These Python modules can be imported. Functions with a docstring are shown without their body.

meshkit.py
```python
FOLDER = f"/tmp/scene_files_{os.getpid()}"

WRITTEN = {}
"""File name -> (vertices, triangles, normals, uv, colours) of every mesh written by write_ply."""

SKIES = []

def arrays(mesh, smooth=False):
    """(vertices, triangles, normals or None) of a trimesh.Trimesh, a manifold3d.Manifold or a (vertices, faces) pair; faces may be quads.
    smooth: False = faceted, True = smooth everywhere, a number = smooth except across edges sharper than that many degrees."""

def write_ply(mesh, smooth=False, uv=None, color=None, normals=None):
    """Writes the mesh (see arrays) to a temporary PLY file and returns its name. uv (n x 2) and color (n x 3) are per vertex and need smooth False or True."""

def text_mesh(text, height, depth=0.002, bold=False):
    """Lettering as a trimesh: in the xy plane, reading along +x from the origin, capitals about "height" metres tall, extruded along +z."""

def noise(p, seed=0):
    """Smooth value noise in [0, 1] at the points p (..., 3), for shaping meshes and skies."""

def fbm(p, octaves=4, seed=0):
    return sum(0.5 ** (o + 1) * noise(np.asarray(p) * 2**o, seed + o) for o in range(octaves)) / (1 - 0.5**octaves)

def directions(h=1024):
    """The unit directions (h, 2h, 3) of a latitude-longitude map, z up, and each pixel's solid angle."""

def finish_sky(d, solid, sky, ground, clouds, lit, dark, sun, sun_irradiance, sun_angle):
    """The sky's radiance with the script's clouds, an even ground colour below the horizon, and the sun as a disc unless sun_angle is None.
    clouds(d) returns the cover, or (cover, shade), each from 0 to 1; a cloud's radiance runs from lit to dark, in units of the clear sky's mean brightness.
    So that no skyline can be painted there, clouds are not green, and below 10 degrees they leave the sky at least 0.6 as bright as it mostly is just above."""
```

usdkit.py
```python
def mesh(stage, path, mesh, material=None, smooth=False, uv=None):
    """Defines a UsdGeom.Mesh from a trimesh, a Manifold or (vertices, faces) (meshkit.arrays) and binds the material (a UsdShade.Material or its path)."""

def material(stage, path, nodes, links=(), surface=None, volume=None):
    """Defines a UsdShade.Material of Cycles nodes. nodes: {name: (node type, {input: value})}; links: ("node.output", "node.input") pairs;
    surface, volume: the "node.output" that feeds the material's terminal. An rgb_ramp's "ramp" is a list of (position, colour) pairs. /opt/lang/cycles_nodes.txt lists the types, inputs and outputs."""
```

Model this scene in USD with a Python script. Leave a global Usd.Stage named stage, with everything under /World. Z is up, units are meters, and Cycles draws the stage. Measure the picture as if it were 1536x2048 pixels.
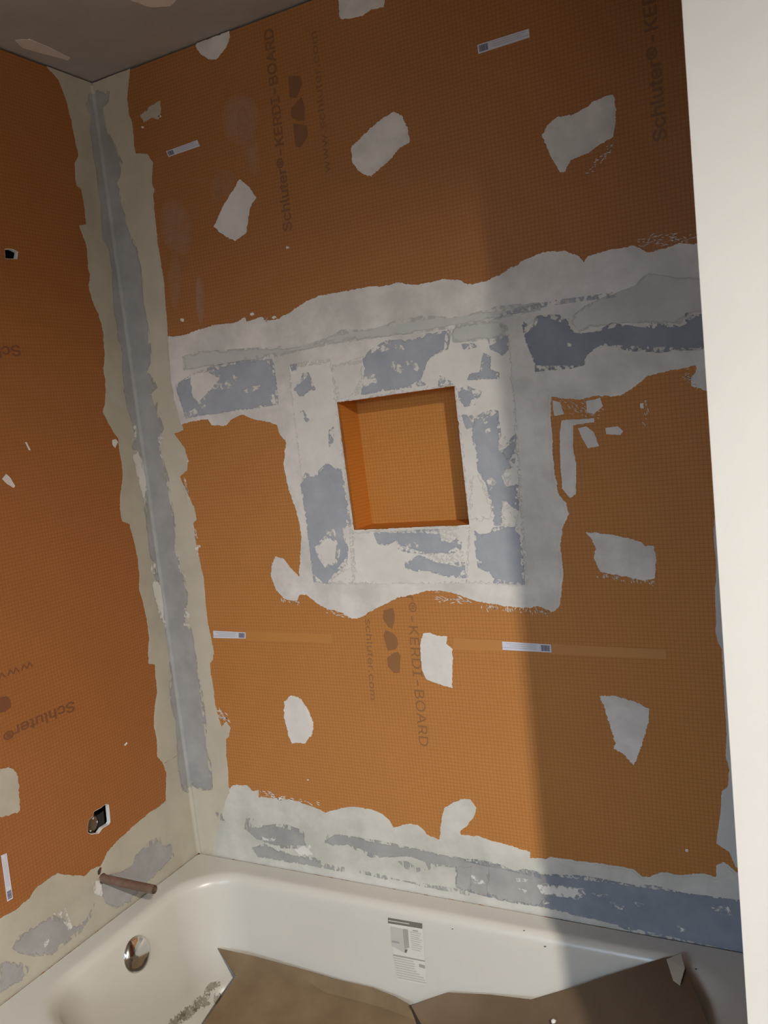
import math, random
import numpy as np, trimesh, shapely, usdkit, meshkit
from shapely.geometry import Polygon, LineString, box as sbox
from shapely.ops import unary_union
from pxr import Usd, UsdGeom, UsdLux, UsdShade, Sdf, Gf, Vt

random.seed(7)
stage = Usd.Stage.CreateInMemory()
UsdGeom.SetStageUpAxis(stage, 'Z'); UsdGeom.SetStageMetersPerUnit(stage, 1.0)
UsdGeom.Xform.Define(stage, '/World'); UsdGeom.Scope.Define(stage, '/World/Looks')

# ------------------------------------------------------------------ camera, lamps, exposure
RIM = 0.42                                    # height of the tub's rim over the floor
H = RIM + 2.0987                              # ceiling height
F = 1722.767                                  # focal length in pixels of the 1536 x 2048 picture
CAM = np.array([1.65388, -1.76140, 1.17322 + RIM])
RT = np.array([[0.88252853, 0.45794514, -0.1069095], [-0.04241041, -0.14890842, -0.98794111], [-0.46834255, 0.8764203, -0.11199429]])  # right, down, forward
EXPOSURE = 0.0
cam = UsdGeom.Camera.Define(stage, '/World/camera')
cam.CreateHorizontalApertureAttr(36.0); cam.CreateVerticalApertureAttr(48.0)
cam.CreateFocalLengthAttr(36.0 * F / 1536); cam.CreateFStopAttr(18.0); cam.CreateFocusDistanceAttr(2.15)
cam.CreateClippingRangeAttr((0.05, 100)); cam.CreateExposureAttr(EXPOSURE)
_m = np.eye(4); _m[0, :3] = RT[0]; _m[1, :3] = -RT[1]; _m[2, :3] = -RT[2]; _m[3, :3] = CAM
cam.AddTransformOp().Set(Gf.Matrix4d(*_m.ravel().tolist()))

LAMP = np.array([2.79, -2.52, H + 0.012])     # recessed ceiling downlight of the room behind the camera
LAMP_POWER, LAMP_COLOR, LAMP_R = 9400.0, (1.0, 0.93, 0.84), 0.046
DAY_POWER, DAY_COLOR = 18.5, (0.70, 0.90, 1.14)  # overcast daylight through the window behind the camera
WIN = (0.30, 1.30, 0.95, 2.05)                # window in the near wall: x0, x1, z0, z1

def disk_light(path, pos, radius, power, color):
    l = UsdLux.DiskLight.Define(stage, path); l.CreateRadiusAttr(radius); l.CreateIntensityAttr(power); l.CreateColorAttr(Gf.Vec3f(*color))
    l.AddTranslateOp().Set(Gf.Vec3d(*map(float, pos))); return l
disk_light('/World/downlight_lamp', LAMP, LAMP_R, LAMP_POWER, LAMP_COLOR)
day = UsdLux.RectLight.Define(stage, '/World/window_daylight')   # the sky outside, seen through the window opening
day.CreateWidthAttr(4.0); day.CreateHeightAttr(3.0); day.CreateIntensityAttr(DAY_POWER); day.CreateColorAttr(Gf.Vec3f(*DAY_COLOR))
day.AddTranslateOp().Set(Gf.Vec3d(1.0, -4.4, 3.3)); day.AddRotateXOp().Set(78.0)

# ------------------------------------------------------------------ helpers
used = {}
def path_for(name, parent='/World'):
    k = (str(parent), name); n = used.get(k, 0); used[k] = n + 1
    return f'{parent}/{name}' + (f'_{n:03d}' if n else '')
def ppath(parent): return '/World' if parent is None else (parent if isinstance(parent, str) else str(parent.GetPath()))
def tag(p, label=None, cat=None, group=None, kind=None):
    for k, v in (('label', label), ('category', cat), ('group', group), ('kind', kind)):
        if v: p.SetCustomDataByKey(k, v)
    return p
def xf(name, **kw):
    return tag(UsdGeom.Xform.Define(stage, path_for(name)).GetPrim(), **kw)
def obj(name, mesh, mat, parent=None, smooth=False, **kw):
    return tag(usdkit.mesh(stage, path_for(name, ppath(parent)), mesh, mat, smooth=smooth).GetPrim(), **kw)
def cat(*ms):
    ms = [m for m in ms if m is not None]
    return trimesh.util.concatenate(ms)
def bx(x0, x1, y0, y1, z0, z1):
    m = trimesh.creation.box([x1 - x0, y1 - y0, z1 - z0]); m.apply_translation([(x0 + x1) / 2, (y0 + y1) / 2, (z0 + z1) / 2]); return m

# a pixel of the photograph, followed to a wall plane: gives that wall's own coordinates in metres
def ray(u, v): return RT.T @ np.array([(u - 768) / F, (v - 1024) / F, 1.0])
def hit(u, v, axis, k):
    r = ray(u, v); return CAM + r * ((k - CAM[axis]) / r[axis])
def B(pts): return [(lambda p: (p[0], p[2]))(hit(u, v, 1, 0.0)) for u, v in pts]     # back wall: (x, z)
def L(pts): return [(lambda p: (p[1], p[2]))(hit(u, v, 0, 0.0)) for u, v in pts]     # left wall: (y, z)
def crop(ox, oy, s, pts): return [(ox + x / s, oy + y / s) for x, y in pts]          # measured in an enlargement

def rag(poly, amp=0.0022, step=0.0018, seed=0, freq=1.0):
    """The polygon with a hand-trowelled, ragged outline."""
    out = []
    for g in getattr(poly, 'geoms', [poly]):
        def ring(r, s):
            r = LineString(r.coords); n = max(int(r.length / step), 8)
            d = np.linspace(0, r.length, n, endpoint=False)
            p = np.array([r.interpolate(x).coords[0] for x in d])
            t = np.roll(p, -1, 0) - np.roll(p, 1, 0); t /= np.linalg.norm(t, axis=1, keepdims=True) + 1e-9
            nrm = np.stack([t[:, 1], -t[:, 0]], 1)
            q = np.column_stack([p * 70 * freq, np.full(n, s * 3.7)])
            w = (meshkit.fbm(q, 4, s) - 0.5) * 2 + (meshkit.noise(q * 5.3, s + 9) - 0.5) * 0.9 + np.maximum(meshkit.noise(q * [2.2, 2.2, 1], s + 4) - .62, 0) * 3.2 * (meshkit.noise(q * 11, s + 2) - .45)
            return p + nrm * (w * amp)[:, None]
        e = Polygon(ring(g.exterior, seed), [ring(h, seed + 5 + i) for i, h in enumerate(g.interiors)]).buffer(0)
        out.append(e)
    return unary_union(out)
def polys(p): return [g for g in getattr(p, 'geoms', [p]) if g.geom_type == 'Polygon' and g.area > 1e-7]
def slab(poly, h0, h1, wall):
    """A flat piece on a wall from height h0 to h1 over its surface. wall 'B': y = 0, towards -y. 'L': x = 0, towards +x. 'C': ceiling, downwards."""
    ms = []
    for g in polys(poly):
        m = trimesh.creation.extrude_polygon(g, h1 - h0, engine='earcut'); v = np.array(m.vertices); a, b, h = v[:, 0], v[:, 1], v[:, 2] + h0
        if wall == 'B': m.vertices = np.column_stack([a, -h, b]); 
        elif wall == 'L': m.vertices = np.column_stack([h, a, b])
        else: m.vertices = np.column_stack([a, b, H - h])
        m.fix_normals() if False else None
        if np.linalg.det({'B': [[1, 0, 0], [0, 0, -1], [0, 1, 0]], 'L': [[0, 0, 1], [1, 0, 0], [0, 1, 0]], 'C': [[1, 0, 0], [0, 1, 0], [0, 0, -1]]}[wall]) < 0: m.invert()
        ms.append(m)
    return cat(*ms) if ms else None
def film(name, poly, h, wall, m, parent, edge=.012, label=None):
    """A thin wiped-on film on a wall: its rim fades by the primvar "fade" (0 at the outline, 1 inside), which the material breaks up with noise."""
    ms, fades, inner = [], [], poly.buffer(-edge)
    for part, isin in ((poly.difference(inner), 0), (inner, 1)):
        for g in polys(part):
            v, f = trimesh.creation.triangulate_polygon(g, engine='earcut'); v = np.array(v)
            d = np.ones(len(v)) if isin else np.clip(shapely.distance(poly.boundary, shapely.points(v)) / edge, 0, 1)
            ms.append((v, np.array(f))); fades.append(d)
    if not ms: return None
    V = np.vstack([x[0] for x in ms]); at = np.cumsum([0] + [len(x[0]) for x in ms]); F_ = np.vstack([x[1] + k for x, k in zip(ms, at)])
    P3 = np.column_stack([V[:, 0], np.full(len(V), -h), V[:, 1]]) if wall == 'B' else np.column_stack([np.full(len(V), h), V[:, 0], V[:, 1]])
    if np.cross(P3[F_[0, 1]] - P3[F_[0, 0]], P3[F_[0, 2]] - P3[F_[0, 0]])[1 if wall == 'B' else 0] * (-1 if wall == 'B' else 1) < 0: F_ = F_[:, ::-1]
    o = usdkit.mesh(stage, path_for(name, ppath(parent)), (P3, F_), m)
    UsdGeom.PrimvarsAPI(o).CreatePrimvar('fade', Sdf.ValueTypeNames.FloatArray, 'vertex').Set(Vt.FloatArray.FromNumpy(np.concatenate(fades).astype(np.float32)))
    return tag(o.GetPrim(), label=label)
def lens(poly, h0, h1, wall, inset=0.004):
    """A patch of compound: two steps with a feathered edge, so that the rim catches the light."""
    p = poly.buffer(0); top = p.buffer(-inset)
    a = slab(p, h0, h0 + (h1 - h0) * 0.55, wall); b = slab(top, h0, h1, wall) if polys(top) else None
    return cat(a, b)

# ------------------------------------------------------------------ materials
LK = '/World/Looks/'
def mat(name, nodes, links, surface='p.BSDF'): return usdkit.material(stage, LK + name, nodes, links, surface=surface)
def plain(name, col, rough=0.6, metallic=0.0, **kw):
    return mat(name, {'p': ('principled_bsdf', {'base_color': col, 'roughness': rough, 'metallic': metallic, **kw})}, [])
def mottled(name, c0, c1, scale=9.0, rough=0.75, bump=0.15, c2=None, detail=5, fine=220.0, lo=0.35, hi=0.65, stretch=(1, 1, 1), bdist=0.002):
    n = {'g': ('geometry', {}), 'mp': ('mapping', {'scale': stretch}), 'n': ('noise_texture', {'scale': scale, 'detail': detail, 'roughness': 0.62}),
         'r': ('rgb_ramp', {'ramp': [(0, c0), (lo, c0), (hi, c1), (1, c2 or c1)]}), 'f': ('noise_texture', {'scale': fine, 'detail': 3}),
         'b': ('bump', {'strength': bump, 'distance': bdist}), 'p': ('principled_bsdf', {'roughness': rough})}
    return mat(name, n, [('g.position', 'mp.vector'), ('mp.vector', 'n.vector'), ('n.fac', 'r.fac'), ('r.color', 'p.base_color'), ('g.position', 'f.vector'), ('f.fac', 'b.height'), ('b.normal', 'p.normal')])
def film_mat(name, c0, c1, scale=14.0, c2=None, grit=88.0, soft=.30, streak=(1, 1, 1), holes=0.0):
    """mottled(), worn through to what lies under it along its rim (and, with holes, inside)."""
    n = {'g': ('geometry', {}), 'n': ('noise_texture', {'scale': scale, 'detail': 5, 'roughness': .62}), 'r': ('rgb_ramp', {'ramp': [(0, c0), (.35, c0), (.65, c1), (1, c2 or c1)]}),
         'mp': ('mapping', {'scale': streak}), 'e': ('noise_texture', {'scale': grit, 'detail': 6, 'roughness': .65}), 'a': ('attribute', {'attribute': 'fade'}),
         'x': ('math', {'math_type': 'multiply_add', 'value2': 4.2, 'value3': -2.08 - holes}), 'y': ('math', {'math_type': 'multiply_add', 'value2': 1.35}),
         's': ('map_range', {'range_type': 'smoothstep', 'from_min': .5 - soft - .4, 'from_max': .5 + soft - .4, 'clamp': True}),
         'p': ('principled_bsdf', {'roughness': .75}), 't': ('transparent_bsdf', {}), 'm': ('mix_closure', {})}
    return mat(name, n, [('g.position', 'n.vector'), ('n.fac', 'r.fac'), ('r.color', 'p.base_color'), ('g.position', 'mp.vector'), ('mp.vector', 'e.vector'), ('e.fac', 'x.value1'), ('a.fac', 'y.value1'), ('x.value', 'y.value3'),
                         ('y.value', 's.value'), ('s.result', 'm.fac'), ('t.BSDF', 'm.closure1'), ('p.BSDF', 'm.closure2')], surface='m.closure')
def board_mat(name, a, b, col=(0.42, 0.182, 0.050), pitch=0.0086, rough=0.62):
    """Orange fleece-faced board with its printed fine square grid; a, b: the wall's two axes."""
    dark = tuple(c * f for c, f in zip(col, (0.72, 0.66, 0.62)))
    n = {'g': ('geometry', {}), 's': ('separate_xyz', {}), 'n': ('noise_texture', {'scale': 5, 'detail': 3}), 'fz': ('noise_texture', {'scale': 420, 'detail': 2}),
         'r': ('rgb_ramp', {'ramp': [(0, tuple(c * 0.93 for c in col)), (0.5, col), (1, (col[0] * 1.06, col[1] * 1.07, col[2] * 1.1))]}),
         'wob': ('noise_texture', {'scale': 14, 'detail': 2}), 'gm': ('mix_color', {'b': dark}), 'fm': ('mix_color', {'blend_type': 'multiply', 'fac': 0.30}),
         'fr': ('rgb_ramp', {'ramp': [(0, (0.55, 0.55, 0.55)), (0.5, (1, 1, 1)), (1, (1.3, 1.3, 1.3))]}),
         'mx': ('math', {'math_type': 'maximum'}), 'am': ('math', {'math_type': 'multiply', 'value2': 0.6}), 'bp': ('bump', {'strength': 0.25, 'distance': 0.001}),
         'p': ('principled_bsdf', {'roughness': rough, 'specular_ior_level': 0.25})}
    k = [('g.position', 's.vector'), ('g.position', 'n.vector'), ('g.position', 'fz.vector'), ('g.position', 'wob.vector'), ('n.fac', 'r.fac'), ('r.color', 'gm.a'), ('mx.value', 'am.value1'), ('am.value', 'gm.fac'),
         ('gm.result', 'fm.a'), ('fz.fac', 'fr.fac'), ('fr.color', 'fm.b'), ('fm.result', 'p.base_color'), ('fz.fac', 'bp.height'), ('bp.normal', 'p.normal')]
    for i, ax in enumerate((a, b)):
        n[f'm{i}'] = ('math', {'math_type': 'multiply_add', 'value2': 1 / pitch}); n[f'w{i}'] = ('math', {'math_type': 'multiply', 'value2': 0.35})
        n[f'f{i}'] = ('math', {'math_type': 'fraction'}); n[f'd{i}'] = ('math', {'math_type': 'subtract', 'value2': 0.5}); n[f'e{i}'] = ('math', {'math_type': 'absolute'})
        n[f'l{i}'] = ('map_range', {'from_min': 0.05, 'from_max': 0.14, 'to_min': 1.0, 'to_max': 0.0, 'clamp': True})
        k += [(f's.{ax}', f'm{i}.value1'), ('wob.fac', f'w{i}.value1'), (f'w{i}.value', f'm{i}.value3'), (f'm{i}.value', f'f{i}.value1'), (f'f{i}.value', f'd{i}.value1'), (f'd{i}.value', f'e{i}.value1'),
              (f'e{i}.value', f'l{i}.value'), (f'l{i}.result', f'mx.value{i + 1}')]
    return mat(name, n, k)

M = {}
M['board_xz'] = board_mat('orange_board_back', 'x', 'z')
M['board_yz'] = board_mat('dimmed_orange_board_side', 'y', 'z', col=(0.31, 0.118, 0.034))  # darker than the back board: the left wall's weaker light put into the colour
for _a in ('xz', 'yz', 'xy'): M['niche_' + _a] = board_mat('orange_niche_' + _a, _a[0], _a[1], col=(0.50, 0.215, 0.046) if _a == 'xz' else (0.60, 0.225, 0.034))  # own saturated orange plus bounced light in the colour, strongest on the sides
M['board_up'] = board_mat('dimmed_orange_board_upper', 'x', 'z', col=(0.335, 0.143, 0.048))  # darker copy of the board: fading light towards the ceiling put into the colour
M['foam'] = plain('white_foam_core', (0.62, 0.62, 0.60), 0.8)
M['compound'] = mottled('joint_compound', (0.50, 0.485, 0.455), (0.645, 0.62, 0.585), 9, bump=0.25, fine=60, lo=.38, hi=.6, c2=(.70, .68, .65))
M['cream'] = mottled('shaded_cream_joint_compound', (0.365, 0.335, 0.265), (0.44, 0.405, 0.325), 6, bump=0.2, fine=60)  # cream batch, darkened: the left wall's lower light is in the colour
M['skim'] = mottled('pale_skim_coat', (0.58, 0.56, 0.525), (0.66, 0.64, 0.605), 12, bump=0.2, fine=80)
M['creamlit'] = mottled('lit_cream_joint_compound', (0.43, 0.395, 0.315), (0.50, 0.46, 0.37), 6, bump=0.2, fine=60)  # same cream compound, lit copy: the back wall's stronger light is in the colour
M['tubskim'] = mottled('tub_joint_compound', (0.44, 0.43, 0.385), (0.55, 0.535, 0.485), 9, bump=0.22, fine=60, lo=.38, hi=.6, c2=(.62, .6, .56))
M['greyskim'] = mottled('grey_skim_coat', (0.42, 0.425, 0.41), (0.52, 0.51, 0.485), 8, bump=0.15, fine=60)
M['tape'] = mottled('grey_joint_tape', (0.285, 0.31, 0.355), (0.36, 0.38, 0.415), 14, bump=0.12, fine=150, c2=(0.50, 0.50, 0.50))
M['bluetape'] = mottled('blue_grey_joint_tape', (0.20, 0.24, 0.31), (0.27, 0.31, 0.38), 12, bump=0.12, fine=150, c2=(0.36, 0.39, 0.44))
M['warmtape'] = mottled('warm_grey_joint_tape', (0.27, 0.262, 0.255), (0.34, 0.33, 0.32), 12, bump=0.12, fine=150, c2=(0.46, 0.45, 0.43))
FM = {'skim': film_mat('skim_film', (0.58, 0.56, 0.525), (0.66, 0.64, 0.605), 12, soft=.3), 'greyskim': film_mat('grey_skim_film', (0.42, 0.425, 0.41), (0.52, 0.51, 0.485), 8, soft=.45, grit=30),
      'tape': film_mat('tape_film', (0.285, 0.31, 0.355), (0.35, 0.37, 0.405), 14, c2=(.5, .5, .5)), 'bluetape': film_mat('blue_tape_film', (0.18, 0.202, 0.24), (0.235, 0.26, 0.30), 12, c2=(.32, .34, .37)),
      'warmtape': film_mat('warm_tape_film', (0.27, 0.262, 0.255), (0.34, 0.33, 0.32), 12, c2=(.43, .41, .38), streak=(1, 1, .35)), 'compound': film_mat('compound_film', (0.54, 0.525, 0.485), (0.66, 0.635, 0.595), 6, soft=.35)}
M['print'] = plain('brown_board_print', (0.235, 0.105, 0.034), 0.6)
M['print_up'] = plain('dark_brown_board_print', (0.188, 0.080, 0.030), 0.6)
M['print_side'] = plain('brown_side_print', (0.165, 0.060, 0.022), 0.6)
M['paper'] = plain('white_sticker_paper', (0.56, 0.565, 0.63), 0.45)
M['ink'] = plain('grey_sticker_ink', (0.12, 0.12, 0.18), 0.6)
M['fineink'] = plain('pale_sticker_ink', (0.42, 0.43, 0.50), 0.6)
M['clear'] = plain('orange_packing_tape', (0.43, 0.190, 0.048), 0.42)
M['drywall'] = mottled('white_painted_drywall', (0.435, 0.425, 0.405), (0.455, 0.445, 0.425), 3, rough=0.7, bump=0.03, fine=200)
M['room'] = plain('room_wall_paint', (0.26, 0.27, 0.28), 0.7)
M['ceil'] = mottled('ceiling_board', (0.35, 0.33, 0.31), (0.40, 0.38, 0.355), 5, bump=0.1, fine=200)
M['ceilskim'] = plain('ceiling_filler', (0.66, 0.62, 0.58), 0.7)
M['floor'] = mottled('plywood_subfloor', (0.17, 0.13, 0.09), (0.22, 0.17, 0.12), 7, stretch=(1, 8, 1))
M['stud'] = plain('dark_stud_bay', (0.05, 0.042, 0.036), 0.9)
M['metal'] = plain('chrome_plate', (0.72, 0.70, 0.66), 0.12, 1.0)
M['brass'] = plain('tarnished_brass', (0.20, 0.15, 0.10), 0.35, 0.9)
M['copper'] = mottled('old_copper', (0.10, 0.06, 0.042), (0.16, 0.095, 0.068), 40, rough=0.5, bump=0.1)
M['enamel'] = mat('white_enamel', {'g': ('geometry', {}), 'n': ('noise_texture', {'scale': 3, 'detail': 3}), 'r': ('rgb_ramp', {'ramp': [(0, (0.50, 0.48, 0.43)), (1, (0.55, 0.53, 0.475))]}),
      'p': ('principled_bsdf', {'roughness': 0.30, 'specular_ior_level': 0.5})}, [('g.position', 'n.vector'), ('n.fac', 'r.fac'), ('r.color', 'p.base_color')])
M['card'] = mottled('brown_cardboard', (0.118, 0.074, 0.036), (0.195, 0.138, 0.076), 4, rough=0.8, bump=0.1, fine=120)
M['carddark'] = mottled('dark_brown_cardboard', (0.105, 0.067, 0.036), (0.14, 0.094, 0.054), 4, rough=0.8, bump=0.1, fine=120)
M['grime'] = plain('dark_grime', (0.13, 0.115, 0.085), 0.8)
M['mask'] = plain('beige_masking_tape', (0.44, 0.42, 0.35), 0.6)
M['baffle'] = plain('dark_lamp_baffle', (0.08, 0.08, 0.08), 0.6)
M['trim'] = plain('white_light_trim', (0.75, 0.75, 0.73), 0.4)

# ------------------------------------------------------------------ setting: room shell
YN, XR = -3.2, 3.3
fl = obj('floor', bx(-0.12, XR + .12, YN - .12, 0.12, -0.05, 0), M['floor'], kind='structure')
ce = xf('ceiling', kind='structure')
CT = 0.10
hole = Polygon([(LAMP[0] + .072 * math.cos(a), LAMP[1] + .072 * math.sin(a)) for a in np.linspace(0, 2 * math.pi, 40, endpoint=False)])
obj('ceiling_board', slab(sbox(-0.12, YN - .12, XR + .12, 0.12).difference(hole), -CT, 0, 'C'), M['ceil'], ce)
nw = sbox(-0.12, 0, XR + .12, H).difference(sbox(WIN[0], WIN[2], WIN[1], WIN[3]))
m = slab(nw, 0, 0.12, 'B'); m.apply_translation([0, YN, 0]); obj('wall_near', m, M['room'], kind='structure')
w1 = xf('window_1', kind='structure')
fr = sbox(WIN[0], WIN[2], WIN[1], WIN[3]); fr = fr.difference(fr.buffer(-0.045))
m = slab(fr, 0.02, 0.08, 'B'); m.apply_translation([0, YN, 0]); obj('window_frame', m, M['trim'], w1)
obj('wall_far_right', bx(XR, XR + .12, YN, -0.72, 0, H), M['room'], kind='structure')
ALC, WY = 1.526, -0.722                       # the alcove's right end, and the front face of the wall beside it
wr = xf('wall_right', kind='structure', label='bright white painted drywall beside the tub alcove, right edge of the photo')
obj('drywall_face', bx(ALC, XR + .12, WY, 0.12, 0, H), M['drywall'], wr)
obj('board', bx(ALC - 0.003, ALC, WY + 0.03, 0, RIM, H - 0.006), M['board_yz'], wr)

# ------------------------------------------------------------------ back wall
NICHE = [(.6195, 1.2130 + RIM), (.9190, 1.2180 + RIM), (.9230, .9105 + RIM), (.6270, .9085 + RIM)]
npoly = Polygon(NICHE)
SEAM = 1.225 + RIM
GAP = 0.006
wb = xf('wall_back', kind='structure', label='back wall of orange waterproof board with grey tape and white joint compound')
T = 0.0125
up = sbox(0.002, SEAM + .001, 1.523, H - GAP); lo = sbox(0.002, RIM - 0.02, 1.523, SEAM - .001).difference(npoly)
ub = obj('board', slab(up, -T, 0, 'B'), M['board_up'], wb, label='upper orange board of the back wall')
lb = obj('board', slab(lo, -T, 0, 'B'), M['board_xz'], wb, label='lower orange board of the back wall, cut out for the niche')
obj('stud_bay', cat(bx(-0.12, 0.60, 0.0125, 0.12, 0, H), bx(0.94, 1.526, 0.0125, 0.12, 0, H), bx(0.60, 0.94, 0.0125, 0.12, 0, 0.89 + RIM), bx(0.60, 0.94, 0.0125, 0.12, 1.24 + RIM, H)), M['stud'], wb)

# niche box set into the wall
nd = 0.092
ni = xf('wall_niche', label='square recessed orange niche in the middle of the back wall', cat='niche')
def quad_solid(a, b, y0, y1, dx, dz):         # a wall of the niche between two corners, its thickness outwards
    (x0, z0), (x1, z1) = a, b
    v = np.array([[x0, y0, z0], [x1, y0, z1], [x1, y1, z1], [x0, y1, z0]]); o = v + [dx, 0, dz]
    return trimesh.convex.convex_hull(np.vstack([v, o]))
n0, n1, n2, n3 = NICHE
obj('back_panel', slab(npoly.buffer(0.012, join_style=2), -nd - 0.012, -nd, 'B'), M['niche_xz'], ni)
obj('side_panel', quad_solid(n3, n0, 0.0126, nd, -0.012, 0), M['niche_yz'], ni)
obj('side_panel', quad_solid(n1, n2, 0.0126, nd, 0.012, 0), M['niche_yz'], ni)
obj('top_panel', quad_solid(n0, n1, 0.0126, nd, 0, 0.012), M['niche_xy'], ni)
obj('bottom_panel', quad_solid(n2, n3, 0.0126, nd, 0, -0.012), M['niche_xy'], ni)

ALCB = sbox(0.0003, RIM - 0.004, ALC - 0.003, H - 0.004)    # what may carry compound on the back wall
def bpoly(pts): return Polygon(B(pts)).buffer(0).intersection(ALCB)
LEFTB = sbox(-2.0, RIM - 0.004, -0.0003, H - 0.004)
def lpoly(pts): return Polygon(L(pts)).buffer(0).intersection(LEFTB)

# -- compound of the corner, the horizontal joint, the niche surround and the tub joint, traced along their edges
corner_r = [(197, 120), (262, 120), (260, 140), (257, 170), (255, 200), (258, 230), (265, 245), (268, 290), (272, 307), (295, 308), (306, 325), (304, 370), (309, 380), (306, 390), (310, 430), (316, 490), (325, 540), (331, 600), (336, 672)]
joint_top = [(365, 672), (398, 659), (430, 650), (469, 646), (490, 635), (493, 645), (512, 637), (525, 633), (532, 644), (560, 636), (583, 623), (609, 605), (640, 592), (700, 580), (745, 573), (768, 572), (793, 565), (833, 570), (883, 559), (913, 560), (943, 570), (978, 560), (1018, 540), (1048, 520), (1088, 504), (1128, 502), (1158, 512), (1167, 524), (1178, 512), (1218, 500), (1268, 492), (1298, 506), (1333, 497), (1358, 486), (1388, 487), (1460, 478)]
joint_bot_r = [(1470, 790), (1408, 780), (1384, 772), (1381, 756), (1394, 739), (1390, 732), (1336, 742), (1296, 752), (1272, 772), (1240, 792), (1188, 792), (1160, 800), (1104, 793)]
surround_r = [(1101, 833), (1104, 861), (1106, 902), (1108, 939), (1118, 991), (1132, 1004), (1138, 1028), (1126, 1052), (1121, 1086), (1127, 1141), (1123, 1185), (1120, 1209), (1108, 1224), (1077, 1213), (1046, 1216), (1019, 1213), (985, 1208), (950, 1202), (913, 1187), (882, 1182), (851, 1182), (831, 1189), (793, 1196), (756, 1215), (720, 1235), (704, 1238), (684, 1225), (655, 1218), (632, 1205), (612, 1189), (599, 1189), (596, 1202), (586, 1201), (567, 1196), (551, 1179), (543, 1153), (543, 1134), (551, 1113), (567, 1118), (583, 1137), (598, 1152)]
surround_l = [(601, 1108), (603, 1072), (599, 1046), (590, 1013), (577, 978), (570, 945), (567, 929), (570, 912), (572, 886), (557, 864), (554, 851), (541, 844), (508, 839), (485, 829), (463, 839), (453, 851), (424, 851), (417, 839), (388, 842), (362, 849)]
corner_r2 = [(367, 860), (349, 867), (360, 883), (370, 896), (376, 920), (375, 940), (360, 953), (373, 982), (379, 996), (388, 1013), (394, 1040), (387, 1046), (390, 1070), (394, 1094), (401, 1126), (407, 1157), (411, 1201), (416, 1245), (423, 1280), (428, 1304), (426, 1319), (420, 1326), (422, 1348), (428, 1384), (431, 1411), (438, 1435), (443, 1452), (453, 1442), (462, 1456), (458, 1473), (452, 1478), (453, 1514), (457, 1541), (457, 1574)]
tub_top = [(466, 1570), (494, 1570), (505, 1582), (517, 1580), (517, 1594), (556, 1596), (595, 1602), (619, 1611), (650, 1625), (681, 1617), (712, 1613), (752, 1621), (777, 1637), (787, 1656), (814, 1648), (837, 1650), (853, 1668), (880, 1680), (880, 1656), (888, 1617), (920, 1598), (941, 1598), (953, 1617), (947, 1637), (939, 1645), (920, 1664), (922, 1670), (955, 1672), (1000, 1685), (1030, 1694), (1061, 1705), (1058, 1717), (1092, 1717), (1100, 1713), (1139, 1719), (1186, 1725), (1248, 1734), (1268, 1738), (1285, 1752), (1302, 1754), (1323, 1744), (1366, 1750), (1405, 1746), (1432, 1755), (1432, 1730), (1448, 1723), (1470, 1742)]
corner_far = [(1471, 1734), (1459, 1703), (1444, 1695), (1432, 1687), (1440, 1629), (1444, 1582), (1455, 1574), (1459, 1539), (1451, 1511), (1453, 1474), (1448, 1380), (1443, 1297), (1437, 1289), (1431, 1260), (1433, 1240), (1430, 1200), (1432, 1130), (1427, 1060), (1440, 900), (1470, 790)]
def chop(p, x0, z0, x1, z1): return p.intersection(sbox(x0, z0, x1, z1))
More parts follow.
